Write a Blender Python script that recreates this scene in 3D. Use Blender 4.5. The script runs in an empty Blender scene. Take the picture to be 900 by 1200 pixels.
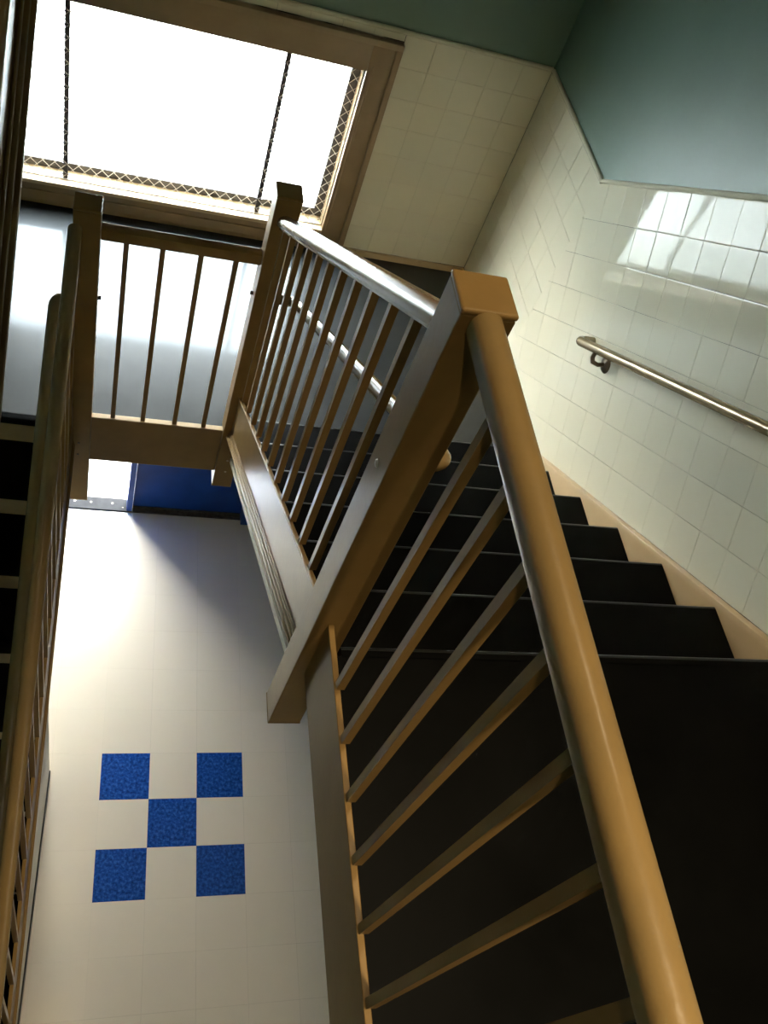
import bpy, bmesh, math, random
from mathutils import Vector, Matrix
random.seed(7)
S = bpy.context.scene
COL = S.collection

# ------------------------------------------------------------------ camera
def rodrigues(w):
    a = Vector(w); t = a.length
    return Matrix.Rotation(t, 3, a.normalized())
W2C = rodrigues((2.48204, -0.03071, 0.41578))          # world -> (right, down, forward)
cam_d = bpy.data.cameras.new('camera')
cam = bpy.data.objects.new('camera', cam_d); COL.objects.link(cam)
Rw = W2C.transposed() @ Matrix(((1, 0, 0), (0, -1, 0), (0, 0, -1)))
cam.matrix_world = Matrix.Translation((-0.0998, -1.3112, 5.8193)) @ Rw.to_4x4()
cam_d.sensor_fit = 'VERTICAL'; cam_d.sensor_height = 36.0
cam_d.lens = 1027.88 / 1200 * 36.0
cam_d.clip_start = 0.02
S.camera = cam

# ------------------------------------------------------------------ world, exposure
SKY = 56.0
wd = bpy.data.worlds.new('overcast_sky'); S.world = wd; wd.use_nodes = True
bg = wd.node_tree.nodes['Background']
_tc = wd.node_tree.nodes.new('ShaderNodeTexCoord'); _sx = wd.node_tree.nodes.new('ShaderNodeSeparateXYZ')
_rp = wd.node_tree.nodes.new('ShaderNodeValToRGB')
_rp.color_ramp.elements[0].position = .0; _rp.color_ramp.elements[0].color = (1.0, .97, .91, 1)      # hazy horizon
_rp.color_ramp.elements[1].position = .75; _rp.color_ramp.elements[1].color = (.76, .88, 1.0, 1)      # pale blue overhead
wd.node_tree.links.new(_tc.outputs['Generated'], _sx.inputs[0]); wd.node_tree.links.new(_sx.outputs['Z'], _rp.inputs[0])
wd.node_tree.links.new(_rp.outputs[0], bg.inputs['Color'])
bg.inputs['Strength'].default_value = SKY
S.view_settings.view_transform = 'Standard'; S.view_settings.look = 'None'
S.view_settings.exposure = 0.0; S.view_settings.gamma = 1.0
S.view_settings.use_curve_mapping = False
S.cycles.sample_clamp_indirect = 60.0
S.cycles.caustics_reflective = False
LAMP_UP = 480.0     # watts of the unseen downlight added over the upper floor
LAMP_HEAD = 240.0   # the one added over the stair head to brighten the newel cap
LAMP_BACK = 170.0   # the one added further back as warm fill
LAMP_LOW = 5.0      # emission of the two fittings over the lower hall

# ------------------------------------------------------------------ measures
r, t = 0.1712, 0.2765
SL = r / t
ZL, ZU = 16 * r, 23 * r            # mid landing, upper floor
Y0 = -0.3202                       # edge of the upper floor at the right flight
YL = 1.3641                        # edge of the landing
YB = 2.8684                        # face of the window wall
XS, XW = 1.8184, 1.8511            # skirt face, tiled face of the right wall
NX0, NX1 = 0.387, 0.480            # right newels
LX0, LX1 = -0.281, -0.188          # left newel
nzr = lambda y: ZU - (y - Y0) * SL           # nosing line, right flight
Lh = math.hypot(r, t)

# ------------------------------------------------------------------ materials
def nmat(name):
    m = bpy.data.materials.new(name); m.use_nodes = True
    nt = m.node_tree
    return m, nt, nt.nodes['Principled BSDF']
def noise(nt, scale, detail=3, rough=.55, coord='Object', sc=None):
    tc = nt.nodes.new('ShaderNodeTexCoord'); n = nt.nodes.new('ShaderNodeTexNoise')
    n.inputs['Scale'].default_value = scale; n.inputs['Detail'].default_value = detail
    n.inputs['Roughness'].default_value = rough
    if sc:
        mp = nt.nodes.new('ShaderNodeMapping'); mp.inputs['Scale'].default_value = sc
        nt.links.new(tc.outputs[coord], mp.inputs[0]); nt.links.new(mp.outputs[0], n.inputs['Vector'])
    else: nt.links.new(tc.outputs[coord], n.inputs['Vector'])
    return n
def ramp(nt, src, stops):
    rp = nt.nodes.new('ShaderNodeValToRGB'); e = rp.color_ramp.elements
    while len(e) < len(stops): e.new(0.5)
    for k, (p, c) in enumerate(stops):
        e[k].position = p; e[k].color = (*c, 1) if len(c) == 3 else c
    nt.links.new(src, rp.inputs[0]); return rp
def bump(nt, src, b, strength, dist):
    bp = nt.nodes.new('ShaderNodeBump'); bp.inputs['Strength'].default_value = strength
    bp.inputs['Distance'].default_value = dist
    nt.links.new(src, bp.inputs['Height']); nt.links.new(bp.outputs[0], b.inputs['Normal'])
def simple(name, c1, c2, scale, rough, bmp=None, spec=.5, metal=0.0, coord='Object', lo=.35, hi=.65, coat=0):
    m, nt, b = nmat(name)
    n = noise(nt, scale, coord=coord)
    rp = ramp(nt, n.outputs['Fac'], [(lo, c1), (hi, c2)])
    nt.links.new(rp.outputs[0], b.inputs['Base Color'])
    b.inputs['Roughness'].default_value = rough; b.inputs['Specular IOR Level'].default_value = spec
    b.inputs['Metallic'].default_value = metal; b.inputs['Coat Weight'].default_value = coat
    if bmp:
        n2 = noise(nt, bmp[0], 2, coord=coord); bump(nt, n2.outputs['Fac'], b, bmp[1], bmp[2])
    return m
M_tan = simple('tan_gloss_paint', (.215, .132, .046), (.245, .15, .052), 9, .34, (60, .2, .0015), .22)
M_rail = simple('tan_rail_paint', (.215, .143, .058), (.245, .16, .062), 9, .27, (45, .3, .002), .5)
M_frame = simple('brown_window_paint', (.27, .185, .10), (.31, .215, .12), 6, .35, (40, .15, .001))
M_skirt = simple('cream_skirting_paint', (.50, .36, .20), (.54, .39, .22), 5, .35, (50, .15, .001))
M_riser = simple('cream_riser_paint', (.50, .38, .22), (.58, .45, .27), 8, .4, (50, .15, .001))
M_green = simple('pale_green_wall_paint', (.108, .178, .142), (.122, .197, .158), 2.5, .45, (25, .15, .002))
M_plaster = simple('cream_plaster', (.58, .53, .42), (.64, .58, .46), 3, .6, (30, .1, .002))
M_ceil = simple('white_ceiling_paint', (.66, .66, .60), (.72, .71, .65), 2, .7)
M_black = simple('black_cove_rubber', (.006, .006, .006), (.012, .012, .012), 12, .4)
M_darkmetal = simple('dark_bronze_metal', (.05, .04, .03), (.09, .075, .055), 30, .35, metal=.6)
M_wire = simple('painted_steel_wire', (.42, .37, .29), (.52, .46, .37), 20, .35)
M_bar = simple('dark_painted_bar', (.028, .022, .018), (.045, .036, .03), 20, .45)
M_blue = simple('blue_door_paint', (.004, .030, .175), (.006, .038, .21), 5, .4, (40, .12, .001), .2)
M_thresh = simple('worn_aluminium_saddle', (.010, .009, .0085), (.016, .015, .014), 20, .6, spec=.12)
M_screw = simple('steel_screw', (.35, .3, .22), (.5, .42, .3), 40, .3, metal=.7)
M_ground = simple('pale_concrete_paving', (.52, .51, .48), (.62, .61, .58), 1.5, .85)
M_pipe = simple('worn_bronze_pipe', (.30, .23, .13), (.38, .29, .165), 12, .22, (50, .2, .001), .5, .35)
M_grout = simple('wall_tile_grout', (.045, .04, .03), (.46, .43, .34), 4.5, .85, coord='Object', lo=.42, hi=.56)
M_fgrout = simple('floor_joint', (.40, .35, .27), (.55, .48, .37), 6, .6)

def tile_mat(name, c, var, rough, bmp, spec=.5):
    m, nt, b = nmat(name)
    oi = nt.nodes.new('ShaderNodeObjectInfo')
    rp = ramp(nt, oi.outputs['Random'], [(0, tuple(x * (1 - var) for x in c)), (1, tuple(min(1, x * (1 + var)) for x in c))])
    n = noise(nt, 6, 3)
    mx = nt.nodes.new('ShaderNodeMixRGB'); mx.blend_type = 'MULTIPLY'; mx.inputs[0].default_value = .04
    nt.links.new(rp.outputs[0], mx.inputs[1]); nt.links.new(n.outputs['Color'], mx.inputs[2])
    nt.links.new(mx.outputs[0], b.inputs['Base Color'])
    b.inputs['Roughness'].default_value = rough; b.inputs['Specular IOR Level'].default_value = spec
    n2 = noise(nt, bmp[0], 1); bump(nt, n2.outputs['Fac'], b, bmp[1], bmp[2])
    return m
M_tile = tile_mat('cream_glazed_tile', (.70, .665, .53), .018, .05, (9, .07, .004), .17)
M_ftile = tile_mat('cream_vinyl_tile', (.70, .605, .465), .012, .13, (5, .10, .004), .5)
def blue_tile():
    m, nt, b = nmat('blue_mottled_vinyl_tile')
    n = noise(nt, 55, 4, .6)
    rp = ramp(nt, n.outputs['Fac'], [(.33, (.005, .025, .125)), (.52, (.011, .060, .26)), (.72, (.035, .125, .40))])
    nt.links.new(rp.outputs[0], b.inputs['Base Color']); b.inputs['Roughness'].default_value = .2
    return m
M_btile = blue_tile()
def rubber(name, rough, c=.012, bs=.06):
    m, nt, b = nmat(name)
    n = noise(nt, 3, 5, .6)
    rp = ramp(nt, n.outputs['Fac'], [(.3, (c * .75, c * .8, c * .75)), (.7, (c * 1.3, c * 1.35, c * 1.3))])
    nt.links.new(rp.outputs[0], b.inputs['Base Color'])
    rr = ramp(nt, n.outputs['Fac'], [(.3, (rough * .85,) * 3), (.7, (rough * 1.2,) * 3)])
    nt.links.new(rr.outputs[0], b.inputs['Roughness'])
    n2 = noise(nt, 2.2, 2); bump(nt, n2.outputs['Fac'], b, bs, .02)
    return m
M_tread = rubber('black_rubber_tread', .42, .0022)
M_tread.node_tree.nodes['Principled BSDF'].inputs['Specular IOR Level'].default_value = .04
M_nosing = rubber('sheen_rubber_nosing', .30, .009)  # window sheen along the tread edges, put into a paler, glossier rubber
M_landing = rubber('dark_waxed_sheet_floor', .42, .022, .10)
_b = M_landing.node_tree.nodes['Principled BSDF']
_b.inputs['Coat Weight'].default_value = .42; _b.inputs['Specular IOR Level'].default_value = .26; _b.inputs['Coat Roughness'].default_value = .11
def glass():
    m = bpy.data.materials.new('clear_window_glass'); m.use_nodes = True
    nt = m.node_tree; nt.nodes.clear()
    o = nt.nodes.new('ShaderNodeOutputMaterial'); mx = nt.nodes.new('ShaderNodeMixShader')
    tr = nt.nodes.new('ShaderNodeBsdfTransparent'); gl = nt.nodes.new('ShaderNodeBsdfGlossy')
    tr.inputs[0].default_value = (.94, .96, .95, 1); gl.inputs['Roughness'].default_value = .02
    lw = nt.nodes.new('ShaderNodeLayerWeight'); lw.inputs['Blend'].default_value = .5   # facing = 1 - |cos|
    pw = nt.nodes.new('ShaderNodeMath'); pw.operation = 'POWER'; pw.inputs[1].default_value = 5
    ma = nt.nodes.new('ShaderNodeMath'); ma.operation = 'MULTIPLY_ADD'; ma.inputs[1].default_value = .9; ma.inputs[2].default_value = .04
    nt.links.new(lw.outputs['Facing'], pw.inputs[0]); nt.links.new(pw.outputs[0], ma.inputs[0])
    nt.links.new(ma.outputs[0], mx.inputs[0]); nt.links.new(tr.outputs[0], mx.inputs[1])
    nt.links.new(gl.outputs[0], mx.inputs[2]); nt.links.new(mx.outputs[0], o.inputs[0])
    return m
M_glass = glass()
M_bracket = simple('bronze_bracket', (.10, .07, .04), (.16, .115, .07), 25, .35, metal=.35)
def emit(name, c, s):
    m, nt, b = nmat(name)
    b.inputs['Base Color'].default_value = (.8, .8, .8, 1)
    b.inputs['Emission Color'].default_value = (*c, 1); b.inputs['Emission Strength'].default_value = s
    return m
M_lamp_up = emit('warm_lamp_glass', (1, .80, .50), 8)
M_lamp_low = emit('hall_lamp_diffuser', (1, .93, .74), LAMP_LOW)

# ------------------------------------------------------------------ helpers
class MB:
    def __init__(s): s.bm = bmesh.new()
    def box(s, x0, x1, y0, y1, z0, z1, bev=0, seg=2):
        vs = [s.bm.verts.new(p) for p in ((x0,y0,z0),(x1,y0,z0),(x1,y1,z0),(x0,y1,z0),(x0,y0,z1),(x1,y0,z1),(x1,y1,z1),(x0,y1,z1))]
        fs = [s.bm.faces.new([vs[i] for i in f]) for f in ((0,3,2,1),(4,5,6,7),(0,1,5,4),(1,2,6,5),(2,3,7,6),(3,0,4,7))]
        if bev:
            es = list({e for f in fs for e in f.edges})
            bmesh.ops.bevel(s.bm, geom=es, offset=bev, segments=seg, affect='EDGES', profile=.5)
        return s
    def prism(s, poly, f0, f1, bev=0):
        """poly: 2-D points; f0/f1 map a point to the two end faces"""
        a = [s.bm.verts.new(f0(p)) for p in poly]; b = [s.bm.verts.new(f1(p)) for p in poly]
        n = len(poly)
        fs = [s.bm.faces.new(a[::-1]), s.bm.faces.new(b)]
        for i in range(n): fs.append(s.bm.faces.new((a[i], a[(i+1) % n], b[(i+1) % n], b[i])))
        bmesh.ops.recalc_face_normals(s.bm, faces=fs)
        if bev:
            es = list({e for f in fs for e in f.edges})
            bmesh.ops.bevel(s.bm, geom=es, offset=bev, segments=2, affect='EDGES', profile=.5)
        return s
    def xprism(s, poly, x0, x1, bev=0): return s.prism(poly, lambda p: (x0, p[0], p[1]), lambda p: (x1, p[0], p[1]), bev)
    def yprism(s, poly, y0, y1, bev=0): return s.prism(poly, lambda p: (p[0], y0, p[1]), lambda p: (p[0], y1, p[1]), bev)
    def tube(s, path, rad, n=12, closed=True, round_ends=(False, False)):
        P = [Vector(p) for p in path]; R = [rad] * len(P)
        def ext(i, d):
            out = []
            for k in (1, 2, 3):
                a = k * math.pi / 6
                out.append((P[i] + d * rad * math.sin(a), rad * max(.05, math.cos(a))))
            return out
        d0 = (P[0] - P[1]).normalized(); d1 = (P[-1] - P[-2]).normalized()
        pre = ext(0, d0)[::-1] if round_ends[0] else []
        post = ext(-1, d1) if round_ends[1] else []
        P = [q[0] for q in pre] + P + [q[0] for q in post]
        R = [q[1] for q in pre] + R + [q[1] for q in post]
        rings = []; up = Vector((0.01, 0.02, 1))
        prev = None
        for i, p in enumerate(P):
            d = (P[min(i+1, len(P)-1)] - P[max(i-1, 0)]).normalized()
            if prev is None:
                a = d.cross(up)
                if a.length < .1: a = d.cross(Vector((1, 0, 0)))
            else: a = prev - d * prev.dot(d)
            a.normalize(); prev = a; b = d.cross(a)
            rings.append([s.bm.verts.new(p + (a * math.cos(2*math.pi*k/n) + b * math.sin(2*math.pi*k/n)) * R[i]) for k in range(n)])
        for i in range(len(rings)-1):
            for k in range(n): s.bm.faces.new((rings[i][k], rings[i][(k+1) % n], rings[i+1][(k+1) % n], rings[i+1][k]))
        s.bm.faces.new(rings[0][::-1]); s.bm.faces.new(rings[-1])
        return s
    def disc(s, c, axis, rad, h, n=16, dome=False):
        c = Vector(c); ax = Vector(axis).normalized()
        s.tube([c, c + ax * h * (.6 if dome else 1)] + ([c + ax * h] if dome else []), rad, n) if not dome else None
        if dome:
            a = ax.orthogonal().normalized(); b = ax.cross(a); rings = []
            for k in range(4):
                th = k * math.pi / 6
                rr = rad * math.cos(th); hh = h * math.sin(th)
                rings.append([s.bm.verts.new(c + ax * hh + (a * math.cos(2*math.pi*j/n) + b * math.sin(2*math.pi*j/n)) * max(rr, .0002)) for j in range(n)])
            for i in range(3):
                for j in range(n): s.bm.faces.new((rings[i][j], rings[i][(j+1) % n], rings[i+1][(j+1) % n], rings[i+1][j]))
            s.bm.faces.new(rings[-1]); s.bm.faces.new(rings[0][::-1])
        return s
    def me(s, name, m, off=(0, 0, 0), smooth=False):
        bmesh.ops.translate(s.bm, verts=s.bm.verts, vec=-Vector(off))
        bmesh.ops.recalc_face_normals(s.bm, faces=s.bm.faces)
        me = bpy.data.meshes.new(name); s.bm.to_mesh(me); s.bm.free()
        me.materials.append(m)
        if smooth:
            for p in me.polygons: p.use_smooth = True
            if hasattr(me, 'set_sharp_from_angle'): me.set_sharp_from_angle(angle=math.radians(40))
        return me
def world_off(o):
    v = Vector((0, 0, 0))
    while o: v += o.location; o = o.parent
    return v
def part(name, mb, m, parent=None, smooth=False, label=None, kind=None, local=False):
    """mesh object from world coordinates (or the parent's own when local)"""
    off = Vector((0, 0, 0)) if (local or parent is None) else world_off(parent)
    o = bpy.data.objects.new(name, mb.me(name, m, off, smooth)); COL.objects.link(o)
    if parent: o.parent = parent
    if label: o['label'] = label
    if kind: o['kind'] = kind
    return o
def inst(name, me, parent, loc, rot=None, scale=None, label=None):
    o = bpy.data.objects.new(name, me); COL.objects.link(o); o.parent = parent
    o.location = loc
    if rot is not None: o.rotation_euler = rot
    if scale: o.scale = scale
    if label: o['label'] = label
    return o
def struct(name, mb, m, smooth=False):
    return part(name, mb, m, None, smooth, kind='structure')
def thing(name, label, cat, loc, rz=0, group=None):
    o = bpy.data.objects.new(name, None); COL.objects.link(o); o.location = loc; o.rotation_euler = (0, 0, rz)
    o.empty_display_size = .1
    o['label'] = label; o['category'] = cat
    if group: o['group'] = group
    return o

# ================================================================== SETTING
XL = -1.72; YR = -5.2; ZC = 7.55
# outside
struct('ground', MB().box(-60, 60, 3.02, 120, -.15, -.02), M_ground)
# lower floor
floor = struct('floor', MB().box(XL, 1.86, YR, 3.02, -.2, -.004), M_fgrout)
def flat_tile(w, h, th, bev):
    b = MB()
    o = [(0, 0), (w, 0), (w, h), (0, h)]
    i = [(bev, bev), (w-bev, bev), (w-bev, h-bev), (bev, h-bev)]
    v0 = [b.bm.verts.new((*p, -th)) for p in o]; v1 = [b.bm.verts.new((*p, -bev*.6)) for p in o]; v2 = [b.bm.verts.new((*p, 0)) for p in i]
    b.bm.faces.new(v2)
    for q in range(4):
        n = (q+1) % 4
        b.bm.faces.new((v0[q], v0[n], v1[n], v1[q])); b.bm.faces.new((v1[q], v1[n], v2[n], v2[q]))
    return b
P = .305
ft = flat_tile(P - .0004, P - .0004, .004, .0003).me('floor_tile', M_ftile)
fb = flat_tile(P - .0004, P - .0004, .004, .0003).me('blue_floor_tile', M_btile)
blue = {(0, 2), (2, 2), (1, 1), (0, 0), (2, 0)}
for i in range(-2, 6):
    for j in range(-5, 9):
        w = 1
        bl = (i, j) in blue
        inst('floor_tile', fb if bl else ft, floor, (i * P + .0002, j * P + .0002, 0), label='blue mottled vinyl floor tile' if bl else None)
part('floor_tile', MB().box(-.61, 1.85, 9 * P + .0003, YB - .0002, -.004, 0), M_ftile, floor)

# walls ------------------------------------------------------------
wr = struct('wall_right', MB().box(1.858, 2.05, YR, 3.02, -.2, ZC), M_green)
struct('wall_left', MB().box(XL - .2, XL, YR, 3.02, -.2, ZC), M_green)
struct('wall_front', MB().box(XL - .2, 2.05, YR - .2, YR, -.2, ZC), M_green)
struct('ceiling', MB().box(XL - .2, 2.05, YR - .2, 3.2, ZC, ZC + .2), M_ceil)
WX0, WX1, WZ0, WZ1 = -.795, .94, 2.885, 3.805       # clear window opening
DX0, DX1, DZ1 = -.80, .945, 2.13                    # door opening
b = MB()
yb0, yb1 = YB + .0075, YB + .15
b.box(XL, -.83, yb0, yb1, -.2, ZC); b.box(.98, 1.858, yb0, yb1, -.2, ZC)
b.box(-.83, .98, yb0, yb1, WZ1 + .04, ZC); b.box(-.83, .98, yb0, yb1, DZ1 + .05, WZ0 - .04)
wb = struct('wall_back', b, M_green)

# wall tile ---------------------------------------------------------
PV = .1534
def pillow(w, h, th=.0055, n=5):
    b = MB(); g = []
    def prof(u, L):
        d = min(u, L - u)
        return -.0004 * max(0, 1 - d / .004)
    def grid(L): return [0, .004, L - .004, L]
    us, vs = grid(w), grid(h)
    for v in vs: g.append([b.bm.verts.new((u, v, prof(u, w) + prof(v, h))) for u in us])
    for j in range(len(vs)-1):
        for i in range(len(us)-1): b.bm.faces.new((g[j][i], g[j][i+1], g[j+1][i+1], g[j+1][i]))
    rim = g[0] + [row[-1] for row in g[1:]] + g[-1][-2::-1] + [row[0] for row in g[-2:0:-1]]
    low = [b.bm.verts.new((v.co.x, v.co.y, -th)) for v in rim]
    for i in range(len(rim)): b.bm.faces.new((low[i], low[(i+1) % len(rim)], rim[(i+1) % len(rim)], rim[i]))
    return b
def clip(poly, a, b2, c):            # keep a*u + b*v <= c
    out = []
    for i in range(len(poly)):
        p, q = poly[i], poly[(i+1) % len(poly)]
        dp, dq = a*p[0] + b2*p[1] - c, a*q[0] + b2*q[1] - c
        if dp <= 0: out.append(p)
        if dp * dq < 0:
            k = dp / (dp - dq); out.append((p[0] + k*(q[0]-p[0]), p[1] + k*(q[1]-p[1])))
    return out
def area(p): return abs(sum(p[i][0]*p[(i+1) % len(p)][1] - p[(i+1) % len(p)][0]*p[i][1] for i in range(len(p)))) / 2
def tile_zone(wall, O, U, V, pu, pv, u_range, v_range, halfplanes, holes=()):
    """U, V unit vectors in the wall plane; tiles laid on a pu x pv grid, cut at the half planes"""
    O, U, V = Vector(O), Vector(U), Vector(V); N = U.cross(V)
    full = {}
    base = Matrix((U, V, N)).transposed()
    me = pillow(pu - .0014, pv - .0014).me('wall_tile', M_tile)
    for i in range(*u_range):
        for j in range(*v_range):
            q0 = (i*pu + .0007, j*pv + .0007)
            sq = [q0, (q0[0]+pu-.0014, q0[1]), (q0[0]+pu-.0014, q0[1]+pv-.0014), (q0[0], q0[1]+pv-.0014)]
            pl = sq
            for hp in halfplanes:
                if pl: pl = clip(pl, *hp)
            if len(pl) < 3 or area(pl) < .0004: continue
            if any(h[0] < sum(p[0] for p in pl)/len(pl) < h[1] and h[2] < sum(p[1] for p in pl)/len(pl) < h[3] for h in holes): continue
            if area(pl) > area(sq) * .995:
                o = inst('wall_tile', me, wall, O + U*q0[0] + V*q0[1])
                o.rotation_euler = (base @ Matrix.Rotation(random.gauss(0, .0014), 3, 'X') @ Matrix.Rotation(random.gauss(0, .0014), 3, 'Y')).to_euler()
            else:
                bb = MB(); bb.prism(pl, lambda p: O + U*p[0] + V*p[1] - N*.0055, lambda p: O + U*p[0] + V*p[1])
                part('wall_tile', bb, M_tile, wall)
zc_l = ZL + .04 + 8 * PV             # top of the level wainscot at the landing
# sloped field on the right wall; u runs up the stairs, v square to the slope
U = Vector((0, -t, r)) / Lh; V = Vector((0, r, t)) / Lh
O = Vector((XW, 0, ZU)); vb = -.149
O2 = O + V * vb + U * (-.12)
def hp3(nrm, d):                     # plane nrm.(x) <= d  in the (u, v) of the sloped field
    n = Vector(nrm); return (n.dot(U), n.dot(V), d - n.dot(O2))
YK = 1.931
tile_zone(wr, O2, U, V, .157, PV, (-17, 8), (0, 8), [hp3((0, 1, 0), YK - .0006), hp3((0, -1, 0), .32), hp3((0, 0, -1), -(ZL + .04))])
# level field by the landing
tile_zone(wr, (XW, YB - .001, ZL + .04), (0, -1, 0), (0, 0, 1), (YB - YK) / 6, PV, (0, 6), (0, 8), [])
# level field on the upper floor
O3 = Vector((XW, -.3212, ZU + .04))
tile_zone(wr, O3, (0, -1, 0), (0, 0, 1), .156, PV, (0, 9), (0, 8), [])
# back wall
BP = .1535
tile_zone(wb, (XW - 20 * BP, YB, ZL + .04), (1, 0, 0), (0, 0, 1), BP, PV, (13, 20), (0, 8), [(-1, 0, -(1.081 - (XW - 20*BP)))])
tile_zone(wb, (XW - 20 * BP, YB, ZL + .04), (1, 0, 0), (0, 0, 1), BP, PV, (0, 15), (7, 8), [(0, -1, -(3.975 - ZL - .04)), (1, 0, 1.081 - (XW - 20*BP)), (-1, 0, -(XL + .06 - (XW - 20*BP)))])
tile_zone(wb, (XW - 20 * BP, YB, ZL + .04), (1, 0, 0), (0, 0, 1), BP, PV, (-3, 6), (0, 8), [(1, 0, -.942 - (XW - 20*BP)), (-1, 0, -(XL + .01 - (XW - 20*BP)))])
# mortar bed behind the tiles and bullnose cap along the top
ztop = lambda y: nzr(y) + 1.467
part('tile_bed', MB().xprism([(YB, ZL), (YB, zc_l), (YK, zc_l), (-.32, ztop(-.32)), (-.32, ZU), (1.4, ZL)], XW + .0045, 1.8582), M_grout, wr)
part('tile_bed', MB().xprism([(-.32, ZU), (-.32, ZU + .04 + 8*PV), (-1.74, ZU + .04 + 8*PV), (-1.74, ZU)], XW + .0045, 1.8582), M_grout, wr)
b = MB(); b.box(1.05, XW, YB + .0045, YB + .0077, ZL, zc_l); b.box(-.95, 1.05, YB + .0045, YB + .0077, 3.96, zc_l); b.box(XL, -.93, YB + .0045, YB + .0077, ZL, zc_l)
part('tile_bed', b, M_grout, wb)
def cap_strip(y0, z0, y1, z1):
    d = Vector((0, y1-y0, z1-z0)).normalized(); n = Vector((0, -d.z, d.y))
    if n.z < 0: n = -n
    a, c = Vector((0, y0, z0)), Vector((0, y1, z1))
    pf = [(XW + .006, 0), (XW - .004, 0), (XW - .009, .006), (XW - .008, .014), (XW - .002, .020), (XW + .006, .021)]
    mk = lambda q: (lambda p: (p[0], q.y + n.y*p[1], q.z + n.z*p[1]))
    return MB().prism(pf, mk(a), mk(c))
part('tile_cap', cap_strip(YB - .01, zc_l, YK, zc_l), M_tile, wr, True)
part('tile_cap', cap_strip(YK - .001, ztop(YK) - .001, -.02, ztop(-.02)), M_tile, wr, True) if abs(ztop(YK) - zc_l) < .06 else None
b = MB(); b.prism([(YB + .006, 0), (YB - .004, 0), (YB - .009, .006), (YB - .008, .014), (YB - .002, .020), (YB + .006, .021)], lambda p: (XL, p[0], zc_l + p[1]), lambda p: (XW, p[0], zc_l + p[1]))
part('tile_cap', b, M_tile, wb, True)

# base and skirting ------------------------------------------------
b = MB(); b.box(1.083, XW, YB - .014, YB, ZL, ZL + .039, .003)
struct('baseboard_back', b, M_skirt)
b = MB(); b.box(XW - .014, XW, 1.62, YB - .014, ZL, ZL + .039, .003)
struct('baseboard_right', b, M_skirt)
# stepped skirting board of the right flight
ys = [(1.6, ZL + .04), (1.6, ZL), (1.32, ZL), (1.28, ZL - .1), (-.38, nzr(-.38) - .22), (-.38, nzr(-.33) + .023), (-.34, nzr(-.34) + .023)]
struct('trim_1', MB().xprism(ys, XS, XW - .0004, .004), M_skirt, True)
struct('trim_2', MB().box(XS + .008, XW - .0004, -1.75, -.382, ZU, ZU + .15, .004), M_skirt)

# slabs ------------------------------------------------------------
b = MB()
b.box(XL, -.2818, YL + .0125, YB, ZL - .27, ZL); b.box(-.2818, .4808, 1.4585, YB, ZL - .27, ZL); b.box(-.1875, .3865, 1.416, 1.4585, ZL - .27, ZL); b.box(.4808, 1.851, 1.3135, YB, ZL - .27, ZL)
b.box(-.83, .98, YB, YB + .02, ZL - .27, ZL - .002)
struct('landing', b, M_landing)
b = MB(); b.box(.437, 1.851, YR, Y0 - .028, ZU - .16, ZU); b.box(XL, .437, YR, -2.84, ZU - .16, ZU)
struct('upper_floor', b, M_tread)
b = MB(); b.box(XL, 1.851, 1.42, YB, ZL + ZU - .27, ZL + ZU)
struct('upper_landing', b, M_ceil)

# window -----------------------------------------------------------
cx = (WX0 + WX1) / 2
b = MB()
CW = .143; yf = YB - .030
for x0, x1 in ((WX0 - CW, WX0), (WX1, WX1 + CW)):
    b.box(x0, x1, yf + .008, YB + .012, ZL + .001, WZ1 + CW + .02, .004)
b.box(WX0, WX1, yf + .008, YB + .012, WZ1, WZ1 + CW + .02, .004)
b.box(WX0, WX1, yf + .008, YB + .012, ZL + .001, WZ0 - .002, .004)
# back band round the outside and inner bead
b.box(WX1 + CW - .030, WX1 + CW, yf - .006, YB + .004, ZL + .001, WZ1 + CW + .02, .004)
b.box(WX0 - CW, WX0 - CW + .030, yf - .006, YB + .004, ZL + .001, WZ1 + CW + .02, .004)
b.box(WX0 - CW, WX1 + CW, yf - .0065, YB + .004, WZ1 + CW - .010, WZ1 + CW + .0205, .004)
w1 = struct('window_1', b, M_frame, True)
b = MB()
b.box(WX0 - .035, WX0, YB, YB + .145, WZ0 - .02, WZ1 + .035); b.box(WX1, WX1 + .035, YB, YB + .145, WZ0 - .02, WZ1 + .035)
b.box(WX0, WX1, YB, YB + .145, WZ1, WZ1 + .035)
part('window_reveal', b, M_frame, w1)
part('window_sill', MB().box(WX0, WX1, YB - .034, YB + .145, WZ0 - .022, WZ0, .004), M_skirt, w1)
part('window_bead', MB().box(WX1 + .018, WX1 + .030, yf + .002, yf + .012, ZL + .14, WZ1 + .03, .003), M_frame, w1)
part('window_apron', MB().box(WX0 + .01, WX1 - .01, yf - .002, yf + .010, ZL + .03, WZ0 - .06, .004), M_frame, w1)
b = MB(); sy0, sy1 = YB + .095, YB + .135; sw = .045
b.box(WX0, WX0 + sw, sy0, sy1, WZ0, WZ1); b.box(WX1 - sw, WX1, sy0, sy1, WZ0, WZ1)
b.box(WX0 + sw, WX1 - sw, sy0, sy1, WZ0, WZ0 + sw); b.box(WX0 + sw, WX1 - sw, sy0, sy1, WZ1 - sw, WZ1)
part('window_sash', b, M_bar, w1, label='dark sash behind the wire guard')
part('window_pane', MB().box(WX0 + sw, WX1 - sw, YB + .112, YB + .116, WZ0 + sw, WZ1 - sw), M_glass, w1)

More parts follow.
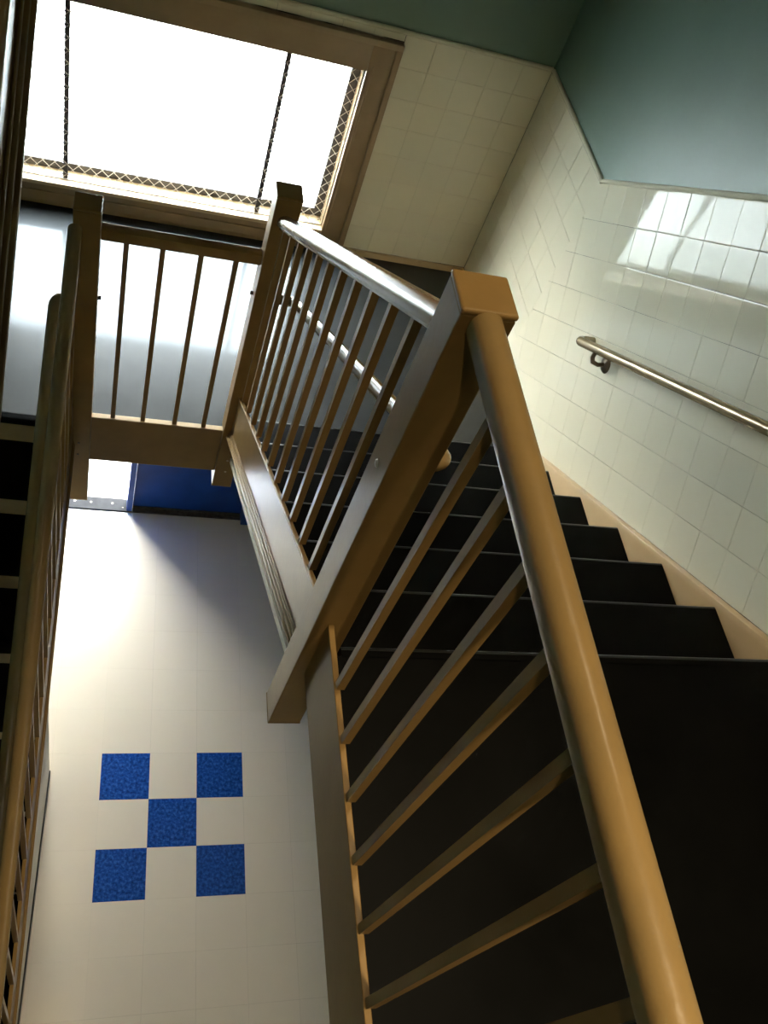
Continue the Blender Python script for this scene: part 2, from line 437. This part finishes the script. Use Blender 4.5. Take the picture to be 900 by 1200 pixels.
# door below the landing --------------------------------------------
b = MB()
b.box(DX1 + .005, DX1 + .115, YB - .045, YB + .15, 0, DZ1 + .10, .003); b.box(DX0 - .115, DX0 - .005, YB - .045, YB + .15, 0, DZ1 + .10, .003)
b.box(DX0 - .005, DX1 + .005, YB - .045, YB + .15, DZ1, DZ1 + .10, .003)
d1 = struct('door_1', b, M_blue)
part('door_mullion', MB().box(.058, .100, YB + .004, YB + .10, .012, DZ1, .004), M_blue, d1)
lf = part('door_leaf', MB().box(.104, DX1 + .002, YB + .045, YB + .09, .016, DZ1 - .004, .003), M_blue, d1)
part('push_bar', MB().tube([(.18, YB + .02, 1.02), (DX1 - .1, YB + .02, 1.02)], .018).box(.16, .20, YB + .0, YB + .046, .98, 1.06, .004).box(DX1 - .12, DX1 - .08, YB + .0, YB + .046, .98, 1.06, .004), M_thresh, lf)
part('kick_rail', MB().box(.106, DX1, YB + .040, YB + .0445, .012, .035), M_darkmetal, lf)
part('door_leaf', MB().box(DX0 - .05, DX0 - .005, YB + .152, YB + 1.0, .016, DZ1 - .004, .003), M_blue, d1, label='open leaf of the blue door swung outside')
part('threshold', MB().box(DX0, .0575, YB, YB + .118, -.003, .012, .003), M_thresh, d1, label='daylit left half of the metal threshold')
part('threshold', MB().box(.0575, DX1 + .004, YB, YB + .118, -.003, .0115, .003), M_darkmetal, d1, label='right half of the threshold, shade put into its dark metal')  # same saddle; its shade is put in as a separate dark metal
for x in (-.33, -.21, -.05): part('screw', MB().disc((x, YB + .065, .012), (0, 0, 1), .008, .002, 10, True), M_screw, d1, True)
part('screw', MB().disc((.03, YB + .03, .012), (0, 0, 1), .008, .002, 10, True), M_darkmetal, d1, True)
struct('added_hood', MB().box(DX0 - .5, DX1 + .5, 3.02, 4.15, 2.32, 2.44), M_ground)      # unseen hood, added to keep high sky light off the doorway
struct('trim_3', MB().box(DX0 - .2, DX1 + .2, YB + .15, 3.02, -.2, -.006), M_ground)

# spandrel wall under the left flight, turned with the flight
A = -1.26 * math.pi / 180
PIV = Vector((-.262, YL, 0))
Rz = Matrix.Rotation(A, 4, 'Z')
nll = lambda y: ZL + y * SL          # nosing line in the left flight's own frame (y = 0 at the landing edge)
y0, y1 = .77 - YL, -4.2

# ================================================================== STAIRS
def nosing_strip(yb, yn, z, x0, x1):
    s = 1 if yn > yb else -1
    pts = [(yn - s*.011, z + .0003)]
    for k in range(6):
        a = math.pi/2 - k * math.pi/8
        pts.append((yn - s*.0090 + s*.0096*math.cos(a), z - .0093 + .0096*math.sin(a)))
    pts += [(yn - s*.004, z - .030), (yn - s*.011, z - .030)]
    return MB().xprism(pts, x0, x1)
def tread_profile(yb, yn, z, th=.034, rad=.014):
    """section of a tread with a rounded nosing at yn"""
    s = 1 if yn > yb else -1
    pts = [(yb, z - th), (yb, z)]
    for k in range(5):
        a = math.pi/2 - k * math.pi/4 * .5
        pts.append((yn - s*rad + s*rad*math.cos(a), z - rad + rad*math.sin(a)))
    pts += [(yn, z - th + .010), (yn - s*.006, z - th)]
    return pts
RF = thing('stair_flight', 'black rubber-treaded flight going down on the right to the landing by the window', 'stairs', (1.13, 1.3, ZL))
for k in range(0, 7):
    yn = Y0 + t * k
    yb = yn - t - .027 if k else yn - .03
    mb = MB().xprism(tread_profile(yb, yn, ZU - r*k), .4808 if k < 2 else .4355, XS - .0005)
    if k == 1: mb.xprism(tread_profile(-.2315, yn, ZU - r*k), .4355, .4808)
    part('tread', mb, M_tread, RF, True)
    part('nosing', nosing_strip(yb, yn, ZU - r*k, .481 if k < 1 else .436, XS - .001), M_nosing, RF, True)
for k in range(0, 7):
    y = Y0 + t*k - .026
    part('riser', MB().box(.4355, XS - .0005, y - .012, y, ZU - r*(k+1) + (.0 if k == 6 else .001), ZU - r*k - .035), M_riser, RF)
sy0, sy1 = -.2315, YL - .0005
stp = [(sy0, nzr(sy0) - .155), (sy1, nzr(sy1) - .155), (sy1, nzr(sy1) + .115), (sy0, nzr(sy0) + .115)]
part('stringer', MB().xprism(stp, .420, .4345, .002), M_tan, RF)
for a, w, o in ((-.158, .012, .402), (-.141, .010, .407), (-.126, .010, .412), (-.112, .008, .4155)):
    part('stringer_moulding', MB().xprism([(sy0, nzr(sy0) + a), (YL - .002, nzr(YL - .002) + a), (YL - .002, nzr(YL - .002) + a + w), (sy0, nzr(sy0) + a + w)], o, .4199, .0025), M_tan, RF, True)
part('stringer_edge', MB().xprism([(sy0, nzr(sy0) + .108), (YL - .002, nzr(YL - .002) + .108), (YL - .002, nzr(YL - .002) + .117), (sy0, nzr(sy0) + .117)], .4165, .4199, .001), M_tan, RF)
part('soffit', MB().xprism([(-.23, nzr(-.23) - .30), (1.31, nzr(1.31) - .30), (1.31, nzr(1.31) - .27), (-.23, nzr(-.23) - .27)], .4346, 1.851), M_plaster, RF)

def left_flight(root):
    n = 16
    for k in range(1, n):
        yb = -t*(k-1) - (.003 if k == 1 else 0); yn = -t*k - .028
        part('tread', MB().xprism(tread_profile(yb, yn, ZL - r*k), -1.36, -.0152), M_tread, root, True, local=True)
    part('nosing', MB().xprism(tread_profile(.012, -.028, ZL), -1.36, -.0228), M_tread, root, True, local=True)
    for k in range(0, n):
        y = -t*k
        part('riser', MB().box(-1.36, -.0228 if k == 0 else -.0152, y, y + .012, ZL - r*(k+1) + .001, ZL - r*k - .035), M_riser, root, local=True)
    ya, yb = -.003, -4.0
    part('stringer', MB().xprism([(ya, nll(ya) - .15), (ya, nll(ya) + .12), (yb, nll(yb) + .12), (yb, max(.001, nll(yb) - .15))], -.015, 0, .002), M_tan, root, local=True)
    for a, w, o in ((-.153, .012, .012), (-.136, .010, .008), (-.121, .010, .004)):
        part('stringer_moulding', MB().xprism([(ya, nll(ya)+a), (yb, nll(yb)+a), (yb, nll(yb)+a+w), (ya, nll(ya)+a+w)], .0001, o, .002), M_tan, root, True, local=True)
    part('soffit', MB().xprism([(-.02, nll(-.02) - .32), (-.02, nll(-.02) - .27), (-4.1, nll(-4.1) - .27), (-4.1, max(.0, nll(-4.1) - .32))], -1.36, -.126), M_plaster, root, local=True)
LF = thing('stair_flight', 'black rubber-treaded flight with cream risers going down on the left to the lower floor', 'stairs', PIV, A)
left_flight(LF)
part('spandrel_panel', MB().xprism([(y0, 0), (y0, nll(y0) - .17), (-4.0, nll(-4.0) - .17), (-4.1, .02), (-4.1, 0)], -.125, -.036), M_plaster, LF, local=True, label='cream wall panel closing the space under the flight')
part('cove_base', MB().box(-.0355, -.028, -4.1, y0 + .001, 0, .10, .002), M_black, LF, local=True, label='black cove base along the floor')
# flight that climbs on from the upper floor: only the foot of its stringer enters the frame, top left
UF = thing('stair_flight', 'upper flight whose dark tan stringer crosses the top left corner before the window', 'stairs', (-.2025, YL, ZU), 0)
left_flight(UF)
ya, yb = -.002, -4.0
part('stringer_moulding', MB().tube([(.004, ya, nll(ya) + .070), (.004, yb, nll(yb) + .070)], .012, 14), M_rail, UF, True, local=True)
# landing edge board between the newels
LE = thing('landing_fascia', 'tan edge board of the landing between the two posts, over the blue door', 'fascia', (.1, 1.4, ZL - .29))
part('board', MB().box(LX1 + .0005, NX0 - .0005, 1.392, 1.4155, ZL - .285, ZL + .010, .002), M_tan, LE)
part('lit_ledge', MB().box(LX1 + .0005, NX0 - .0005, 1.389, 1.4155, ZL + .0105, ZL + .016, .0015), M_skirt, LE)  # daylit line on the board's top edge, put in as cream paint
# curb of the upper floor beside the well
UC = thing('floor_curb', 'tan curb plate along the upper floor edge under the golden railing', 'curb', (.43, -1.5, ZU - .14))
part('plate', MB().box(.420, .4345, -2.80, -.3255, ZU - .145, ZU + .115, .002), M_tan, UC)

# ------------------------------------------------------------------ newels
def newel(label, x0, x1, ya, zb, zt, cap=True):
    d = x1 - x0
    o = thing('newel_post', label, 'newel post', ((x0+x1)/2, ya + d/2, zb), group=None)
    part('post', MB().box(x0, x1, ya, ya + d, zb + .006, zt - .012, .003), M_tan, o)
    part('cap', MB().box(x0 - .0015, x1 + .0015, ya - .0015, ya + d + .0015, zt - .0118, zt, .005, 3), M_tan, o)
    part('foot_cap', MB().box(x0 - .001, x1 + .001, ya - .001, ya + d + .001, zb, zb + .0058, .002), M_tan, o)
    return o
n1 = newel('large tan newel post with a square cap at the top of the right flight', NX0, NX1, -.3252, 3.4646, 5.0306)
part('screw', MB().disc((NX0 - .0005, -.274, 4.594), (-1, 0, 0), .009, .004, 12, True), M_screw, n1, True)
n2 = newel('tan newel post whose foot hangs before the blue door, right of the landing railing', NX0, NX1, YL, 2.3694, 4.0324)
for z, x in ((2.571, .435), (2.486, .437)): part('screw', MB().disc((x, YL + .0005, z), (0, -1, 0), .006, .003, 10, True), M_screw, n2, True)
part('bolt', MB().tube([(NX0 + .0005, YL + .05, 3.555), (NX0 - .012, YL + .05, 3.555)], .009, 8), M_darkmetal, n2)
n3 = newel('tan newel post at the left end of the landing rail, hanging beside the bright doorway', LX0, LX1, YL, 2.17, 3.8448)
for z, x in ((2.60, -.236), (2.52, -.238)): part('screw', MB().disc((x, YL + .0005, z), (0, -1, 0), .006, .003, 10, True), M_darkmetal, n3, True)
part('bolt', MB().tube([(LX1 - .0005, YL + .05, 3.42), (LX1 + .012, YL + .05, 3.42)], .009, 8), M_darkmetal, n3)

# ------------------------------------------------------------------ railings
def rail_section(w=.054, h=.030):
    """bread-loaf handrail section: (across, up), z 0 at the underside of the flat bar"""
    pts = [(-w/2 + .012, 0), (-w/2 + .012, .010), (-w/2 + .002, .012), (-w/2, .020), (-w/2, .034)]
    for k in range(1, 8):
        a = math.pi - k * math.pi / 8
        pts.append((w/2 * math.cos(a), .034 + h*.85 * math.sin(a)))
    pts += [(w/2, .034), (w/2, .020), (w/2 - .002, .012), (w/2 - .012, .010), (w/2 - .012, 0)]
    return pts
def rail_along_y(xc, ya, yb, zf):
    """rail in the plane x = xc between ya and yb, underside at zf(y)"""
    sec = rail_section()
    return MB().prism(sec, lambda p: (xc + p[0], ya, zf(ya) + p[1]), lambda p: (xc + p[0], yb, zf(yb) + p[1]))
BW = .0095
def bal(h, slope=0):
    """square baluster, base and top cut to the slope"""
    b = MB()
    v = [b.bm.verts.new((x, y, (y*slope) + zz)) for zz in (0, h) for x, y in ((-BW, -BW), (BW, -BW), (BW, BW), (-BW, BW))]
    for f in ((0,3,2,1),(4,5,6,7),(0,1,5,4),(1,2,6,5),(2,3,7,6),(3,0,4,7)): b.bm.faces.new([v[i] for i in f])
    return b
XR = .4335
g = thing('stair_railing', 'tan balustrade of the right flight with a shiny top rail between two newel posts', 'railing', (XR, .56, 3.2))
part('rail', rail_along_y(XR, -.2306, YL - .001, lambda y: nzr(y) + 1.005), M_rail, g, True)
me = bal(.885, -SL).me('baluster', M_tan)
yk = YL - .055
k = 0
while yk > -.22:
    inst('baluster', me, g, Vector((XR, yk, nzr(yk) + .117)) - g.location); yk -= t / 2; k += 1
g = thing('floor_railing', 'level tan railing at the lower right, golden top rail along the upper floor', 'railing', (XR, -1.5, ZU))
part('rail', MB().prism(rail_section(), lambda p: (XR + p[0], -2.80, ZU + 1.035 + p[1]), lambda p: (XR + p[0], -.3268, ZU + 1.035 + p[1])), M_rail, g, True)
me = bal(.918).me('baluster', M_tan)
for k in range(18): inst('baluster', me, g, Vector((XR, -.483 - .1265*k, ZU + .1165)) - g.location)
g = thing('landing_railing', 'short level tan railing with four bars before the window', 'railing', (.1, 1.405, ZL))
part('rail', MB().box(LX1 + .0005, NX0 - .0005, 1.382, 1.430, 3.712, 3.757, .005), M_tan, g, True)
me = bal(.955).me('baluster', M_tan)
for x in (-.0990, .0295, .1680, .2970): inst('baluster', me, g, Vector((x, 1.4045, ZL + .0165)) - g.location)
g = thing('stair_railing', 'dark tan balustrade at the left edge, descending towards the lower floor', 'railing', PIV, A)
XLc = -.010
part('rail', MB().prism(rail_section(.050), lambda p: (XLc + p[0], -.002, nll(-.002) + .985 + p[1]), lambda p: (XLc + p[0], -4.0, nll(-4.0) + .985 + p[1])), M_rail, g, True, local=True)
me = bal(.862, SL).me('baluster', M_tan)
k = 0; yk = -.075
while yk > -3.9:
    inst('baluster', me, g, (-.0085, yk, nll(yk) + .1215)); yk -= t/2

# ------------------------------------------------------------------ pipe handrails
xp = .545
g = thing('pipe_handrail', 'shiny round pipe rail on the stair side behind the right balustrade', 'handrail', (xp, .5, 3.4))
zp = lambda y: nzr(y) + .685
def elbow(p, d, q, R=.045, n=6):
    """points of a bend leaving p along unit d and turning to unit q"""
    p, d, q = Vector(p), Vector(d).normalized(), Vector(q).normalized()
    return [p + d*R*math.sin(k*math.pi/2/n) + q*R*(1 - math.cos(k*math.pi/2/n)) for k in range(n + 1)]
ya, yb = YL - .005, -.245
sl = Vector((0, 1, -SL)).normalized()
e1 = elbow((xp, ya - .02, zp(ya - .02)), sl, (-1, 0, 0)); e0 = elbow((xp, yb + .045, zp(yb + .045)), -sl, (-1, 0, 0))
e1.append(Vector((NX1 + .0006, e1[-1].y, e1[-1].z))); e0.append(Vector((NX1 + .0006, e0[-1].y, e0[-1].z)))
part('pipe', MB().tube(e0[::-1] + e1, .021, 16), M_rail, g, True)
for e, y in ((e1, 0), (e0, 0)): part('flange', MB().disc((NX1 + .0004, e[-1].y, e[-1].z), (1, 0, 0), .030, .006, 16, True), M_tan, g, True)
xq = -.077
g = thing('pipe_handrail', 'round pipe rail with a domed end at the far left, beside the left balustrade', 'handrail', PIV, A)
zq = lambda y: nll(y) + .685
sl = Vector((0, 1, SL)).normalized()
e1 = elbow((xq, -.022, zq(-.022)), sl, (1, 0, 0), .035); e1.append(Vector((-.0195, e1[-1].y, e1[-1].z)))
part('pipe', MB().tube([(xq, -4.0, zq(-4.0))] + e1, .021, 16), M_rail, g, True, local=True)

# wall handrail on the tiles
g = thing('wall_handrail', 'bronze pipe handrail fixed along the tiled right wall', 'handrail', (XW, .6, 3.6))
xh = 1.770; zh = lambda y: nzr(y) + .715
yt = 1.345
path = [(xh, -1.0, zh(-.36) ), (xh, -.36, zh(-.36))]
path = [(xh, y, zh(y)) for y in (-.5, 0, .5, 1.0, yt - .04)]
for k in range(1, 7):
    a = k * math.pi / 12
    path.append((xh + .045*(1 - math.cos(a)), yt - .04 + .045*math.sin(a), zh(yt - .04 + .045*math.sin(a))))
path.append((XW - .0005, yt + .006, zh(yt + .006)))
part('pipe', MB().tube(path, .0205, 18), M_pipe, g, True)
def wall_bracket(y):
    z = zh(y)
    br = part('bracket', MB().tube([(XW - .006, y, z - .075), (xh + .045, y, z - .082), (xh + .015, y, z - .070), (xh + .002, y, z - .045), (xh, y, z - .018)], .0095, 10), M_bracket, g, True)
    part('flange', MB().disc((XW - .0004, y, z - .075), (-1, 0, 0), .038, .013, 20, True), M_bracket, br, True)
wall_bracket(1.19); wall_bracket(-.25)

# ------------------------------------------------------------------ wire guard in the window
g = thing('window_guard', 'diamond wire mesh guard with two upright bars across the bright window', 'window guard', (cx, YB + .02, WZ0))
H = .0287
b = bmesh.new()
gx0, gx1, gz0, gz1 = WX0 + .003, WX1 - .003, WZ0 + .004, WZ1 - .003
ncol = int((gx1 - gx0) / H); hx = (gx1 - gx0) / ncol
nrow = int((gz1 - gz0) / H); hz = (gz1 - gz0) / nrow
wr_ = .0016
def seg(p, q):
    d = (q - p).normalized(); a = Vector((0, 1, 0)); c = d.cross(a)
    A_ = [b.verts.new(p + (a*s1 + c*s2) * wr_) for s1, s2 in ((1, 0), (0, 1), (-1, 0), (0, -1))]
    B_ = [b.verts.new(q + (a*s1 + c*s2) * wr_) for s1, s2 in ((1, 0), (0, 1), (-1, 0), (0, -1))]
    for i in range(4): b.faces.new((A_[i], A_[(i+1) % 4], B_[(i+1) % 4], B_[i]))
for c in range(ncol):
    for j in range(nrow):
        e = (j + c) % 2
        p = Vector((gx0 + (c + e)*hx, YB + .014 + (.0018 if e else -.0018), gz0 + j*hz))
        q = Vector((gx0 + (c + 1 - e)*hx, YB + .014 + (-.0018 if e else .0018), gz0 + (j+1)*hz))
        seg(p, q)
mb = MB(); mb.bm.free(); mb.bm = b
part('wire_mesh', mb, M_wire, g, kind='stuff')
for x in (-.4245, .5695):
    o = part('guard_bar', MB().box(x - .0115, x + .0115, YB + .020, YB + .028, WZ0 + .001, WZ1 - .001), M_bar, g)
    bb = MB()
    for j in range(1, nrow, 2): bb.box(x - .016, x + .016, YB + .0125, YB + .0195, gz0 + j*hz - .003, gz0 + j*hz + .003)
    part('tie_wires', bb, M_bar, o, kind='stuff')
bb = MB()
bb.tube([(gx0, YB + .014, gz0), (gx1, YB + .014, gz0)], .003, 6); bb.tube([(gx0, YB + .014, gz1), (gx1, YB + .014, gz1)], .003, 6)
bb.tube([(gx0, YB + .014, gz0), (gx0, YB + .014, gz1)], .003, 6); bb.tube([(gx1, YB + .014, gz0), (gx1, YB + .014, gz1)], .003, 6)
part('edge_rod', bb, M_wire, g)

# ------------------------------------------------------------------ lamps (above and behind the frame; the warm downlights are added fill)
g = thing('fill_downlight', 'added warm round downlight in the ceiling above the golden railing, out of view', 'lamp', (.75, -1.75, ZC))
part('trim_ring', MB().tube([(.75, -1.75, ZC - .03), (.75, -1.75, ZC - .001)], .11, 24), M_ceil, g)
part('lens', MB().disc((.75, -1.75, ZC - .0302), (0, 0, -1), .085, .012, 24, True), M_lamp_up, g, True)
ld = bpy.data.lights.new('fill_beam', 'SPOT'); ld.energy = LAMP_UP; ld.color = (1, .80, .50)  # unseen source added for the golden light on the railing
ld.spot_size = math.radians(62); ld.spot_blend = 1.0; ld.shadow_soft_size = .08
lo = bpy.data.objects.new('fill_beam', ld); COL.objects.link(lo); lo.location = (.75, -1.75, ZC - .06)
g = thing('fill_downlight', 'second added warm downlight further back over the upper floor, out of view', 'lamp', (-.35, -4.0, ZC))
part('trim_ring', MB().tube([(-.35, -4.0, ZC - .03), (-.35, -4.0, ZC - .001)], .11, 24), M_ceil, g)
part('lens', MB().disc((-.35, -4.0, ZC - .0302), (0, 0, -1), .085, .012, 24, True), M_lamp_up, g, True)
ld2 = bpy.data.lights.new('fill_beam', 'SPOT'); ld2.energy = LAMP_BACK; ld2.color = (1, .80, .50)  # unseen source added to warm the newel and baluster fronts
ld2.spot_size = math.radians(150); ld2.spot_blend = .6; ld2.shadow_soft_size = .08
lo = bpy.data.objects.new('fill_beam', ld2); COL.objects.link(lo); lo.location = (-.35, -4.0, ZC - .06)
g = thing('fill_downlight', 'small added warm downlight over the head of the right flight, out of view', 'lamp', (.85, -.25, ZC))
part('trim_ring', MB().tube([(.85, -.25, ZC - .03), (.85, -.25, ZC - .001)], .08, 24), M_ceil, g)
part('lens', MB().disc((.85, -.25, ZC - .0302), (0, 0, -1), .06, .012, 24, True), M_lamp_up, g, True)
ld3 = bpy.data.lights.new('fill_beam', 'SPOT'); ld3.energy = LAMP_HEAD; ld3.color = (1, .80, .50)  # unseen source added to light the newel cap
ld3.spot_size = math.radians(42); ld3.spot_blend = 1.0; ld3.shadow_soft_size = .06
lo = bpy.data.objects.new('fill_beam', ld3); COL.objects.link(lo); lo.location = (.85, -.25, ZC - .06)
for i, (x, y) in enumerate(((1.0, -1.6), (1.0, -3.4))):
    g = thing('ceiling_lamp', ('hall lamp under the upper floor slab nearest the stair well', 'second hall lamp under the upper floor slab, further back')[i], 'lamp', (x, y, ZU - .16))
    part('body', MB().box(x - .16, x + .16, y - .6, y + .6, ZU - .20, ZU - .1605, .004), M_ceil, g)
    part('diffuser', MB().box(x - .15, x + .15, y - .59, y + .59, ZU - .23, ZU - .2005, .01), M_lamp_low, g, True)
